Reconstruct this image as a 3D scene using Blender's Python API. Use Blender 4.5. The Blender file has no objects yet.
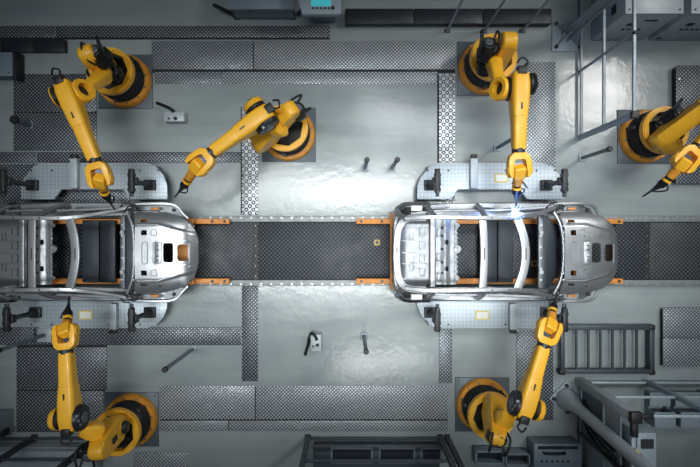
import bpy, bmesh, math, random
from mathutils import Vector, Matrix
random.seed(7)
PI = math.pi
S = bpy.context.scene
C = S.collection
H = 10.0           # camera height; the photograph looks straight down
F = 500.0          # focal length in pixels of a 700 px wide frame
def P(px, py, h=0.0):
    k = (H - h) / F
    return Vector(((px - 350.0) * k, (233.5 - py) * k, h))

# ------------------------------------------------------------------ materials
def srgb(r, g, b):
    f = lambda c: ((c/255)/12.92 if c/255 <= .04045 else ((c/255+.055)/1.055)**2.4)
    return (f(r), f(g), f(b), 1)
class N:
    """tiny expression helper on a node tree"""
    def __init__(s, mat): s.t = mat.node_tree; s.n = s.t.nodes; s.l = s.t.links
    def m(s, op, a, b=None, c=None):
        n = s.n.new('ShaderNodeMath'); n.operation = op
        for i, v in enumerate((a, b, c)):
            if v is None: continue
            if isinstance(v, (int, float)): n.inputs[i].default_value = v
            else: s.l.new(v, n.inputs[i])
        return n.outputs[0]
    def mix(s, f, a, b):
        n = s.n.new('ShaderNodeMix'); n.data_type = 'RGBA'
        if isinstance(f, (int, float)): n.inputs[0].default_value = f
        else: s.l.new(f, n.inputs[0])
        for i, v in ((6, a), (7, b)):
            if isinstance(v, tuple): n.inputs[i].default_value = v
            else: s.l.new(v, n.inputs[i])
        return n.outputs[2]
    def noise(s, scale, detail=3, rough=.55, vec=None):
        n = s.n.new('ShaderNodeTexNoise'); n.inputs['Scale'].default_value = scale
        n.inputs['Detail'].default_value = detail; n.inputs['Roughness'].default_value = rough
        if vec is not None: s.l.new(vec, n.inputs['Vector'])
        return n.outputs['Fac']
    def obj(s):
        return s.n.new('ShaderNodeTexCoord').outputs['Object']
    def ramp(s, f, a, b, lo=0., hi=1.):
        n = s.n.new('ShaderNodeMapRange'); s.l.new(f, n.inputs[0])
        n.inputs[1].default_value = a; n.inputs[2].default_value = b
        n.inputs[3].default_value = lo; n.inputs[4].default_value = hi
        return n.outputs[0]
    def bump(s, h, strength, dist):
        n = s.n.new('ShaderNodeBump'); n.inputs['Strength'].default_value = strength
        n.inputs['Distance'].default_value = dist; s.l.new(h, n.inputs['Height'])
        return n.outputs[0]
def new_mat(name):
    m = bpy.data.materials.new(name); m.use_nodes = True
    return m, N(m), m.node_tree.nodes['Principled BSDF']
def plain(name, col, rough=.5, metal=0., var=.12, scale=9., bump=0., coat=0.):
    m, n, b = new_mat(name)
    c2 = tuple(max(0, c*(1-var*2)) for c in col[:3]) + (1,)
    f = n.noise(scale, 4, .6, n.obj())
    n.l.new(n.mix(n.ramp(f, .35, .75), col, c2), b.inputs['Base Color'])
    n.l.new(n.ramp(f, .3, .7, max(.03, rough-.07), min(1, rough+.07)), b.inputs['Roughness'])
    b.inputs['Metallic'].default_value = metal
    if coat: b.inputs['Coat Weight'].default_value = coat; b.inputs['Coat Roughness'].default_value = .2
    if bump:
        n.l.new(n.bump(n.noise(scale*6, 3, .6, n.obj()), bump, .01), b.inputs['Normal'])
    return m
def tread(name, base, top, pitch, metal=.6, rough=.42, la=.50, lb=.19, bump=.6, ring=False):
    """steel chequer plate: lozenges alternating in direction on a diagonal lattice, worn bright on top"""
    m, n, b = new_mat(name)
    sp = n.n.new('ShaderNodeSeparateXYZ'); n.l.new(n.obj(), sp.inputs[0])
    k = .7071/pitch
    u = n.m('MULTIPLY', n.m('ADD', sp.outputs[0], sp.outputs[1]), k); v = n.m('MULTIPLY', n.m('SUBTRACT', sp.outputs[1], sp.outputs[0]), k)
    i = n.m('FLOOR', u); j = n.m('FLOOR', v)
    fu = n.m('SUBTRACT', n.m('SUBTRACT', u, i), .5); fv = n.m('SUBTRACT', n.m('SUBTRACT', v, j), .5)
    if ring:
        r = n.m('SQRT', n.m('ADD', n.m('MULTIPLY', fu, fu), n.m('MULTIPLY', fv, fv)))
        mask = n.ramp(n.m('ABSOLUTE', n.m('SUBTRACT', r, la)), lb*.6, lb, 1., 0.)
    else:
        par = n.m('FLOORED_MODULO', n.m('ADD', i, j), 2.0)
        A = n.m('ADD', n.m('MULTIPLY', fu, par), n.m('MULTIPLY', fv, n.m('SUBTRACT', 1.0, par)))
        B = n.m('ADD', n.m('MULTIPLY', fv, par), n.m('MULTIPLY', fu, n.m('SUBTRACT', 1.0, par)))
        a = n.m('DIVIDE', A, la); c = n.m('DIVIDE', B, lb)
        mask = n.ramp(n.m('ADD', n.m('MULTIPLY', a, a), n.m('MULTIPLY', c, c)), .55, 1.1, 1., 0.)
    wear = n.ramp(n.noise(1.6, 4, .6, n.obj()), .3, .7, .75, 1.15)
    n.l.new(n.mix(n.m('MULTIPLY', mask, wear), base, top), b.inputs['Base Color'])
    n.l.new(n.ramp(n.noise(3., 4, .6, n.obj()), .3, .7, rough-.08, rough+.1), b.inputs['Roughness'])
    b.inputs['Metallic'].default_value = metal
    n.l.new(n.bump(mask, bump, .012), b.inputs['Normal'])
    return m
M = {}
M['yellow'] = plain('robot_yellow_paint', srgb(255, 190, 46), .42, 0, .05, 5., .03, .1)
M['orange'] = plain('base_orange_paint', srgb(228, 154, 48), .5, 0, .12, 6., .03)
M['carrier'] = plain('carrier_orange_paint', srgb(230, 150, 68), .5, 0, .12, 6., .03)
M['black'] = plain('black_rubber', srgb(27, 29, 32), .5, 0, .2, 14.)
M['drum'] = plain('black_cable_drum', srgb(44, 46, 48), .4, .2, .25, 30.)
M['darkmetal'] = plain('dark_metal', srgb(62, 67, 72), .45, .5, .15)
M['motorgrey'] = plain('grey_motor', srgb(120, 128, 134), .4, .5, .15)
M['plate'] = plain('mounting_plate_paint', srgb(88, 99, 107), .5, .2, .08, 3., .03)
M['slate'] = plain('slate_panel', srgb(48, 57, 66), .5, .1, .12, 3.)
M['silver'] = plain('galvanised_sheet', (.38, .40, .42, 1), .38, .75, .10, 5., .05)
M['silver2'] = plain('pressed_sheet', (.31, .33, .35, 1), .42, .7, .12, 7., .05)
M['lightgrey'] = plain('light_grey_paint', srgb(176, 186, 192), .45, .1, .06, 3.)
M['cabinet'] = plain('cabinet_paint', srgb(150, 164, 173), .5, .1, .06, 3.)
M['cabinet2'] = plain('blue_grey_paint', srgb(122, 137, 149), .5, .1, .08, 3.)
M['hood'] = plain('pressed_front_panel', (.40, .42, .44, 1), .34, .8, .10, 5., .04)
M['steel'] = plain('brushed_steel', (.40, .43, .45, 1), .4, .7, .12, 8.)
M['fence'] = plain('fence_paint', srgb(160, 173, 181), .45, .2, .08, 5.)
M['white'] = plain('white_card', srgb(236, 238, 232), .6, 0, .03)
M['labelyellow'] = plain('label_yellow', srgb(226, 206, 96), .6, 0, .05)
M['trackgrey'] = plain('track_rail_paint', srgb(150, 156, 156), .5, .3, .15, 8.)
M['bolt'] = plain('bolt_steel', (.75, .77, .78, 1), .3, .6, .08)
M['stripe'] = plain('yellow_stripe', srgb(206, 170, 62), .6, 0, .15, 12.)
M['seam_shade'] = plain('black_gap_shade', srgb(22, 26, 30), .7, 0, .2)
M['red'] = plain('red_plastic', srgb(150, 52, 44), .5)
M['tan'] = plain('tan_sensor', srgb(196, 170, 110), .5, 0, .1)
M['grate'] = plain('grate_paint', srgb(70, 79, 87), .5, .3, .1)
M['navy'] = plain('dark_navy_panel', srgb(34, 42, 52), .45, .1, .15)
M['tread_bright'] = tread('tread_bright', (.15, .175, .20, 1), (.80, .84, .87, 1), .050, .3, .40, .44, .24)
M['tread_mid'] = tread('tread_mid', (.09, .11, .13, 1), (.60, .65, .69, 1), .050, .3, .42, .44, .24)
M['tread_dark'] = tread('tread_dark', (.045, .055, .068, 1), (.52, .57, .61, 1), .052, .3, .42, .40, .19)
M['tread_strip'] = tread('tread_strip', (.72, .76, .79, 1), (.05, .06, .075, 1), .100, .2, .4, .30, .15, .4, True)
M['tread_track'] = tread('tread_track', (.008, .011, .016, 1), (.17, .205, .24, 1), .058, .1, .5, .50, .15, .6)
def grid_mat():
    m, n, b = new_mat('fixture_plate_gridded')
    sp = n.n.new('ShaderNodeSeparateXYZ'); n.l.new(n.obj(), sp.inputs[0])
    g = None
    for k in (0, 1):
        f = n.m('FRACT', n.m('DIVIDE', sp.outputs[k], .075))
        e = n.ramp(n.m('ABSOLUTE', n.m('SUBTRACT', f, .5)), .40, .47)
        g = e if g is None else n.m('MAXIMUM', g, e)
    c = n.mix(g, srgb(178, 189, 197), srgb(148, 160, 168))
    n.l.new(c, b.inputs['Base Color']); b.inputs['Roughness'].default_value = .4; b.inputs['Metallic'].default_value = .25
    return m
M['grid'] = grid_mat()
def floor_mat():
    m, n, b = new_mat('sealed_concrete')
    o = n.obj()
    mp = n.n.new('ShaderNodeMapping'); mp.inputs['Scale'].default_value = (.25, 1.6, 1); n.l.new(o, mp.inputs[0])
    big = n.noise(.5, 4, .6, o); streak = n.noise(1.3, 4, .6, mp.outputs[0]); fine = n.noise(14, 5, .65, o)
    f = n.m('ADD', n.m('MULTIPLY', big, .5), n.m('MULTIPLY', streak, .5))
    c = n.mix(n.ramp(f, .36, .64), srgb(139, 149, 152), srgb(161, 170, 171))
    c = n.mix(n.ramp(fine, .62, .78, 0, .25), c, srgb(120, 130, 132))
    n.l.new(c, b.inputs['Base Color'])
    n.l.new(n.ramp(f,   .3, .7, .13, .26), b.inputs['Roughness'])
    n.l.new(n.bump(n.noise(7, 3, .55, o), .06, .05), b.inputs['Normal'])
    return m
M['floor'] = floor_mat()
def emit(name, col, st):
    m, n, b = new_mat(name); b.inputs['Base Color'].default_value = col
    b.inputs['Emission Color'].default_value = col; b.inputs['Emission Strength'].default_value = st
    return m
M['screen'] = emit('teal_screen', srgb(60, 170, 182), .45)
M['spark'] = emit('spark_glow', (.8, .9, 1, 1), 20)
M['ray'] = emit('spark_ray', (.25, .45, 1, 1), 5)

# ------------------------------------------------------------------ mesh helpers
def BM(): return bmesh.new()
def frame(d, up=Vector((0, 0, 1))):
    """columns: d (forward), l (sideways, horizontal), n (upward-ish)"""
    d = d.normalized(); l = up.cross(d)
    if l.length < 1e-4: l = Vector((0, 1, 0))
    l.normalize(); n = d.cross(l)
    return Matrix((d, l, n)).transposed()
def box(bm, c, s, R=None, bev=0.):
    r = bmesh.ops.create_cube(bm, size=1.0)
    vs = r['verts']; R3 = R or Matrix.Identity(3)
    for v in vs: v.co = Vector((v.co.x*s[0], v.co.y*s[1], v.co.z*s[2]))
    if bev:
        es = list({e for v in vs for e in v.link_edges})
        o = bmesh.ops.bevel(bm, geom=es, offset=min(bev, min(s)*.45), segments=2, affect='EDGES', profile=.5)
        vs = list({v for f in o['faces'] for v in f.verts} | {v for v in vs if v.is_valid})
        seen = set(vs); st = list(vs)
        while st:
            v = st.pop()
            for e in v.link_edges:
                w = e.other_vert(v)
                if w not in seen: seen.add(w); st.append(w)
        vs = seen
    for v in vs: v.co = R3 @ v.co + Vector(c)
def bx(bm, x0, x1, y0, y1, z0, z1, bev=0.):
    box(bm, ((x0+x1)/2, (y0+y1)/2, (z0+z1)/2), (abs(x1-x0), abs(y1-y0), abs(z1-z0)), None, bev)
def rings(bm, loops, cap=True, closed=True):
    vv = [[bm.verts.new(p) for p in L] for L in loops]
    n = len(loops[0])
    for a, b in zip(vv, vv[1:]):
        for i in range(n if closed else n-1):
            j = (i+1) % n
            bm.faces.new((a[i], a[j], b[j], b[i]))
    if cap:
        bm.faces.new(list(reversed(vv[0]))); bm.faces.new(vv[-1])
def cyl(bm, p0, p1, r0, r1=None, seg=24, bev=0.):
    p0 = Vector(p0); p1 = Vector(p1); r1 = r0 if r1 is None else r1
    R = frame(p1-p0); L = (p1-p0).length
    prof = [(0, r0), (L, r1)]
    if bev: prof = [(0, r0-bev), (bev, r0), (L-bev, r1), (L, r1-bev)]
    loops = [[p0 + R @ Vector((t, r*math.cos(2*PI*i/seg), r*math.sin(2*PI*i/seg))) for i in range(seg)] for t, r in prof]
    rings(bm, loops)
def lathe(bm, p0, axis, prof, seg=48, hollow=False):
    p0 = Vector(p0); R = frame(Vector(axis))
    loops = [[p0 + R @ Vector((t, r*math.cos(2*PI*i/seg), r*math.sin(2*PI*i/seg))) for i in range(seg)] for t, r in prof]
    rings(bm, loops + ([loops[0]] if False else []), cap=not hollow)
    if hollow:
        bm.verts.ensure_lookup_table()
        a = bm.verts[-len(prof)*seg:-len(prof)*seg+seg]; b = bm.verts[-seg:]
        for i in range(seg): bm.faces.new((b[i], b[(i+1) % seg], a[(i+1) % seg], a[i]))
def catmull(pts, n=8):
    pts = [Vector(p) for p in pts]
    if len(pts) < 3: return pts
    q = [pts[0]*2-pts[1]] + pts + [pts[-1]*2-pts[-2]]
    out = []
    for i in range(1, len(q)-2):
        for t in range(n):
            t /= n; a, b, c, d = q[i-1:i+3]
            out.append(.5*((2*b)+(-a+c)*t+(2*a-5*b+4*c-d)*t*t+(-a+3*b-3*c+d)*t**3))
    return out + [pts[-1]]
def tube(bm, pts, r, seg=10, n=8):
    ps = catmull(pts, n); loops = []; l = None
    for i, p in enumerate(ps):
        d = (ps[min(i+1, len(ps)-1)] - ps[max(i-1, 0)]).normalized()
        if l is None: R = frame(d)
        else:
            l = (l - d*l.dot(d)).normalized(); R = Matrix((d, l, d.cross(l))).transposed()
        l = R.col[1].copy()
        rr = r if not callable(r) else r(i/(len(ps)-1))
        loops.append([p + R @ Vector((0, rr*math.cos(2*PI*k/seg), rr*math.sin(2*PI*k/seg))) for k in range(seg)])
    rings(bm, loops)
def rr_loop(w, h, c=.3, seg=4):
    """rounded rectangle loop in (l, n)"""
    r = min(w, h)*c; out = []
    for sx, sy, a0 in ((1, 1, 0), (-1, 1, PI/2), (-1, -1, PI), (1, -1, 1.5*PI)):
        for k in range(seg+1):
            a = a0 + PI/2*k/seg
            out.append((sx*(w/2-r)+r*math.cos(a), sy*(h/2-r)+r*math.sin(a)))
    return out
def sweep(bm, pts, w, h, c=.3, n=8, up=Vector((0, 0, 1)), smooth=True):
    ps = catmull(pts, n) if smooth else [Vector(p) for p in pts]
    loops = []
    for i, p in enumerate(ps):
        d = ps[min(i+1, len(ps)-1)] - ps[max(i-1, 0)]
        R = frame(d, up); t = i/(len(ps)-1)
        ww = w(t) if callable(w) else w; hh = h(t) if callable(h) else h
        loops.append([p + R @ Vector((0, a, b)) for a, b in rr_loop(ww, hh, c)])
    rings(bm, loops)
def loft(bm, R, o, secs, c=.3):
    """secs: (t along d, width, height, dl, dn)"""
    loops = []
    for t, w, h, dl, dn in secs:
        loops.append([o + R @ Vector((t, a+dl, b+dn)) for a, b in rr_loop(w, h, c)])
    rings(bm, loops)
def prism(bm, poly, R, o, z0, z1, bev=0., seg=2):
    """poly in the first two axes of R, extruded along the third"""
    a = [bm.verts.new(o + R @ Vector((x, y, z0))) for x, y in poly]
    b = [bm.verts.new(o + R @ Vector((x, y, z1))) for x, y in poly]
    n = len(poly); f0 = bm.faces.new(list(reversed(a))); f1 = bm.faces.new(b)
    for i in range(n): bm.faces.new((a[i], a[(i+1) % n], b[(i+1) % n], b[i]))
    if bev:
        es = list(f0.edges) + list(f1.edges)
        bmesh.ops.bevel(bm, geom=es, offset=bev, segments=seg, affect='EDGES', profile=.5)
def stadium(p0, p1, r0, r1, seg=10):
    """2-D outline of a link with round ends"""
    d = (p1[0]-p0[0], p1[1]-p0[1]); L = math.hypot(*d); a = math.atan2(d[1], d[0])
    off = math.asin(max(-1, min(1, (r0-r1)/L))); out = []
    for k in range(seg+1):
        t = a + PI/2 - off + (PI + 2*off)*k/seg
        out.append((p0[0]+r0*math.cos(t), p0[1]+r0*math.sin(t)))
    for k in range(seg+1):
        t = a - PI/2 + off + (PI - 2*off)*k/seg
        out.append((p1[0]+r1*math.cos(t), p1[1]+r1*math.sin(t)))
    return out
def sheet(outline, holes=(), t=.01, zf=None, cuts=None):
    """flat sheet with holes, optionally pressed into shape by zf(x, y)"""
    cu = bpy.data.curves.new('tmp', 'CURVE'); cu.dimensions = '2D'; cu.fill_mode = 'BOTH'; cu.extrude = t/2
    for L in [outline]+list(holes):
        sp = cu.splines.new('POLY'); sp.points.add(len(L)-1); sp.use_cyclic_u = True
        for q, (x, y) in zip(sp.points, L): q.co = (x, y, 0, 1)
    ob = bpy.data.objects.new('tmp', cu)
    me = bpy.data.meshes.new_from_object(ob)
    bm = BM(); bm.from_mesh(me)
    bpy.data.objects.remove(ob); bpy.data.curves.remove(cu); bpy.data.meshes.remove(me)
    bmesh.ops.remove_doubles(bm, verts=bm.verts, dist=1e-5)
    if zf:
        xs = [v.co.x for v in bm.verts]; ys = [v.co.y for v in bm.verts]; st = cuts or .06
        for ax, lo, hi in ((0, min(xs), max(xs)), (1, min(ys), max(ys))):
            k = lo+st
            while k < hi:
                co = Vector((k, 0, 0)) if ax == 0 else Vector((0, k, 0))
                no = Vector((1, 0, 0)) if ax == 0 else Vector((0, 1, 0))
                bmesh.ops.bisect_plane(bm, geom=bm.verts[:]+bm.edges[:]+bm.faces[:], plane_co=co, plane_no=no); k += st
        for v in bm.verts: v.co.z += zf(v.co.x, v.co.y)
    return bm
def rrect(x0, x1, y0, y1, r=.03, seg=4):
    cx, cy = (x0+x1)/2, (y0+y1)/2; w, h = x1-x0, y1-y0; c = min(r/min(w, h), .49)
    return [(cx+a, cy+b) for a, b in rr_loop(w, h, c, seg)]
def circ(x, y, r, seg=20, ph=0.):
    return [(x+r*math.cos(2*PI*k/seg+ph), y+r*math.sin(2*PI*k/seg+ph)) for k in range(seg)]

# ------------------------------------------------------------------ objects
def origin(parent):
    o = Vector()
    while parent is not None: o += parent.location; parent = parent.parent
    return o
def obj(name, bm, mat, parent=None, loc=None, smooth=40):
    me = bpy.data.meshes.new(name)
    bmesh.ops.recalc_face_normals(bm, faces=bm.faces)
    off = origin(parent) if parent else (Vector(loc) if loc is not None else Vector())
    bm.transform(Matrix.Translation(-off)); bm.to_mesh(me); bm.free()
    me.materials.append(M[mat] if isinstance(mat, str) else mat)
    if smooth:
        me.polygons.foreach_set('use_smooth', [True]*len(me.polygons)); me.set_sharp_from_angle(angle=math.radians(smooth))
    o = bpy.data.objects.new(name, me); C.objects.link(o)
    if parent: o.parent = parent
    elif loc is not None: o.location = loc
    return o
def tag(o, label, cat, group=None):
    o['label'] = label; o['category'] = cat
    if group: o['group'] = group
    return o
def thing(name, label, cat, loc, group=None):
    o = bpy.data.objects.new(name, None); C.objects.link(o); o.location = loc; o.empty_display_size = .2
    return tag(o, label, cat, group)
def bolts(name, pts, r, h, mat, parent, seg=8):
    """each bolt a part of its own; they share one mesh"""
    first = None
    for p in pts:
        p = Vector(p)
        if first is None:
            bm = BM(); cyl(bm, (0, 0, 0), (0, 0, h), r, seg=seg)
            me = bpy.data.meshes.new(name); bm.to_mesh(me); bm.free(); me.materials.append(M[mat]); first = me
        o = bpy.data.objects.new(name, first); C.objects.link(o); o.parent = parent; o.location = p - origin(parent)
def structure(o): o['kind'] = 'structure'; return o
def copy_tree(o, parent=None):
    c = o.copy(); C.objects.link(c)
    if parent: c.parent = parent
    for ch in list(o.children): copy_tree(ch, c)
    return c

# ------------------------------------------------------------------ setting
bm = BM(); bx(bm, -13, 13, -9.5, 9.5, -.1, 0); structure(obj('floor', bm, 'floor'))

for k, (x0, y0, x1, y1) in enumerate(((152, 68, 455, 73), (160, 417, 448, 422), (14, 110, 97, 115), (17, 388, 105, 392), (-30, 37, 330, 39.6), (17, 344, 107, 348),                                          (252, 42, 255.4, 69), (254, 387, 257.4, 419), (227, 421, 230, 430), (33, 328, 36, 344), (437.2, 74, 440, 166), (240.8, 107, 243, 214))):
    a = P(x0, y1); b = P(x1, y0); bm = BM(); bx(bm, a.x, b.x, a.y, b.y, 0, .004); structure(obj('gap_shade_%d' % (k+1), bm, 'seam_shade'))  # black strips laid in the plate gaps to paint in their shade

# ------------------------------------------------------------------ tread plates lying on the floor
G = 'tread plates laid on the shop floor'
PL = [  # x0, y0, x1, y1 in pixels on the floor, material, label
 (-30, 26, 55, 37.6, 'tread_dark', 'short dark tread strip in the upper left corner by the frame edge'),
 (56, 26, 330, 37.6, 'tread_dark', 'long narrow dark tread strip running above the upper left robot'),
 (152, 41, 253, 69.5, 'tread_mid', 'wide grey tread plate right of the upper left robot'),
 (254, 41, 455, 69.5, 'tread_bright', 'long bright tread plate between the grey plate and the upper middle robot'),
 (155, 72, 222, 84, 'tread_mid', 'short narrow tread strip just below the wide grey tread plate'),
 (223, 72, 437, 84, 'tread_bright', 'long narrow bright tread strip under the long bright tread plate'),
 (439, 74, 455, 147, 'tread_strip', 'upright perforated pale strip beside the upper middle robot'),
 (439, 148, 455, 214, 'tread_strip', 'pale perforated strip reaching under the table above the right car body'),
 (242, 107, 258, 175, 'tread_strip', 'pale perforated strip running under the forearm of the robot above the gap between the cars'),
 (242, 176, 258, 215, 'tread_strip', 'short pale perforated strip ending at the upper conveyor rail'),
 (14, 74, 97, 112, 'tread_dark', 'dark tread plate under the elbow of the upper left robot'),
 (14, 113, 97, 151, 'tread_dark', 'dark tread plate below the elbow of the upper left robot'),
 (-30, 152, 36, 163, 'tread_dark', 'short dark strip at the left edge above the left car body'),
 (37, 152, 241, 163, 'tread_dark', 'long narrow strip above the table of the left car body'),
 (-30, 164, 130, 213, 'tread_dark', 'dark tread plate mostly hidden under the table above the left car body'),
 (242, 286, 258, 381, 'tread_dark', 'narrow upright tread strip from the lower conveyor rail to the bottom plates'),
 (439, 329, 452, 383, 'tread_mid', 'narrow upright strip below the table under the right car body'),
 (-30, 327, 34, 345, 'tread_dark', 'short dark strip at the left edge below the left car body'),
 (35, 327, 241, 345, 'tread_dark', 'long strip below the left car body crossed by the fork of the lower left robot'),
 (17, 347, 107, 390, 'tread_dark', 'dark tread plate under the forearm of the lower left robot'),
 (17, 391, 104, 432, 'tread_dark', 'dark tread plate under the elbow of the lower left robot'),
 (160, 386, 255, 419, 'tread_bright', 'bright wide tread plate right of the lower left robot'),
 (256, 386, 448, 419, 'tread_bright', 'long wide tread plate left of the lower middle robot'),
 (160, 420.5, 228, 431, 'tread_bright', 'short narrow strip along the bottom of the bright wide plate'),
 (229, 420.5, 448, 431, 'tread_bright', 'long narrow strip along the bottom of the long wide plate'),
 (134, 452, 188, 490, 'tread_bright', 'small bright tread plate at the bottom edge right of the lower left robot'),
 (525, 62, 555, 214, 'tread_bright', 'bright upright tread plate behind the forearm of the upper middle robot'),
 (516, 330, 553, 420, 'tread_dark', 'dark upright tread plate behind the forearm of the lower middle robot'),
]
for x0, y0, x1, y1, mt, lb in PL:
    a = P(x0, y1); b = P(x1, y0); bm = BM()
    bx(bm, a.x, b.x, a.y, b.y, 0, .014, .003)
    tag(obj('tread_plate', bm, mt, None, ((a.x+b.x)/2, (a.y+b.y)/2, 0)), lb, 'floor plate', G)
def platform(x0, y0, x1, y1, h, seams, lb, mt):
    a = P(x0, y1, h); b = P(x1, y0, h)
    t = thing('step_platform', lb, 'platform', ((a.x+b.x)/2, (a.y+b.y)/2, 0))
    bm = BM(); bx(bm, a.x+.03, b.x-.03, a.y+.03, b.y-.03, 0, h-.02); obj('plinth', bm, 'darkmetal', t)
    ys = [a.y] + [P(0, s, h).y for s in seams] + [b.y]
    for q0, q1 in zip(ys, ys[1:]):
        bm = BM(); bx(bm, a.x, b.x, q0+.006, q1-.006, h-.02, h, .006); obj('tread_top', bm, mt, t)
    bolts('bolt', [(a.x+.06, a.y+(b.y-a.y)*(.12+.38*k), h) for k in range(3)], .018, .012, 'bolt', t)
platform(676, 65, 730, 184, .16, [112], 'raised dark tread platform at the right edge behind the right hand robot', 'tread_dark')
platform(663, 308, 730, 367, .12, [338], 'low raised tread platform at the right edge beside the barred frame', 'tread_mid')

# ------------------------------------------------------------------ conveyor
YC = -.345
t = thing('conveyor_track', 'long dark conveyor track with pale bolted edge rails carrying both car bodies', 'conveyor', (0, YC, 0))
bm = BM(); bx(bm, -8.2, 8.2, YC-.66, YC+.66, 0, .06); obj('bed', bm, 'darkmetal', t)
seams = [-8.2, P(28, 0, .1).x, P(255.5, 0, .1).x, P(455, 0, .1).x, P(647, 0, .1).x, 8.2]
for a, b in zip(seams, seams[1:]):
    bm = BM(); bx(bm, a+.05, b-.05, YC-.565, YC+.565, .06, .10, .006); o = obj('deck_plate', bm, 'tread_track', t)
for s in seams[1:-1]:
    bm = BM(); bx(bm, s-.048, s+.048, YC-.565, YC+.565, .06, .092)
    o = obj('joint_strip', bm, 'black', t)
    bolts('bolt', [(s, YC-.5+k*.2, .092) for k in range(6)], .014, .010, 'motorgrey', o)
for sg in (1, -1):
    bm = BM(); bx(bm, -8.2, 8.2, YC+sg*.575, YC+sg*.685, .04, .130, .008)
    r = obj('edge_rail', bm, 'trackgrey', t)
    bolts('rail_bolt', [(-7.95+.2*k, YC+sg*.655, .129) for k in range(80)], .022, .004, 'steel', r)
    if sg < 0:
        bm = BM(); bx(bm, -8.2, 8.2, YC-.598, YC-.576, .112, .125); obj('yellow_line', bm, 'stripe', r)
# small sensors on the deck
for px, py, lb in ((377, 242.5, 'small tan square sensor on the conveyor deck behind the right car body'),
                   (534, 263.5, 'tan square sensor on the deck seen through the right car body')):
    p = P(px, py, .12); t = thing('deck_sensor', lb, 'sensor', (p.x, p.y, .10), 'deck sensors')
    bm = BM(); box(bm, (p.x, p.y, .115), (.12, .12, .03), None, .008); obj('housing', bm, 'tan', t)
    bm = BM(); cyl(bm, (p.x, p.y, .13), (p.x, p.y, .145), .03, seg=16); obj('lens', bm, 'darkmetal', t)

# ------------------------------------------------------------------ carrier and car (built where the right one stands)
DX = -7.65
def carrier():
    t = thing('car_carrier', 'orange carrier skid under the right car body', 'carrier', (2.7, YC, .134), 'orange carrier skids')
    for sg in (1, -1):
        y = YC+sg*.58
        bm = BM(); bx(bm, .12, 5.30, y-.05, y+.05, .15, .30, .012)
        for x in (.30, 1.0, 2.3, 3.5, 4.6, 5.12): bx(bm, x-.05, x+.05, y-.045, y+.045, .134, .16)
        r = obj('skid_rail', bm, 'carrier', t)
        bolts('rail_bolt', [(x, y, .30) for x in (.22, .62, 4.98, 5.22)], .028, .018, 'darkmetal', r, 10)
    for x, w, hw in ((.80, .05, .74), (2.62, .10, .60), (3.02, .10, .60), (4.42, .20, .62)):
        bm = BM(); bx(bm, x-w/2, x+w/2, YC-hw, YC+hw, .27, .345, .01); obj('cross_beam', bm, 'carrier', t)
    for x0, x1 in ((2.50, 2.83), (2.845, 3.14)):
        bm = BM(); bx(bm, x0, x1, YC-.60, YC+.60, .305, .40, .02); obj('dark_panel', bm, 'slate', t)
    for x in (1.0, 1.9, 3.6, 4.6):
        for sg in (1, -1):
            bm = BM(); bx(bm, x-.06, x+.06, YC+sg*.58-.05, YC+sg*.58+.05, .30, .45, .01); obj('support_pad', bm, 'carrier', t)
    return t
car_c = carrier()
def mir(pts, sg): return [(x, YC+sg*v, z) for x, v, z in pts]
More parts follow.
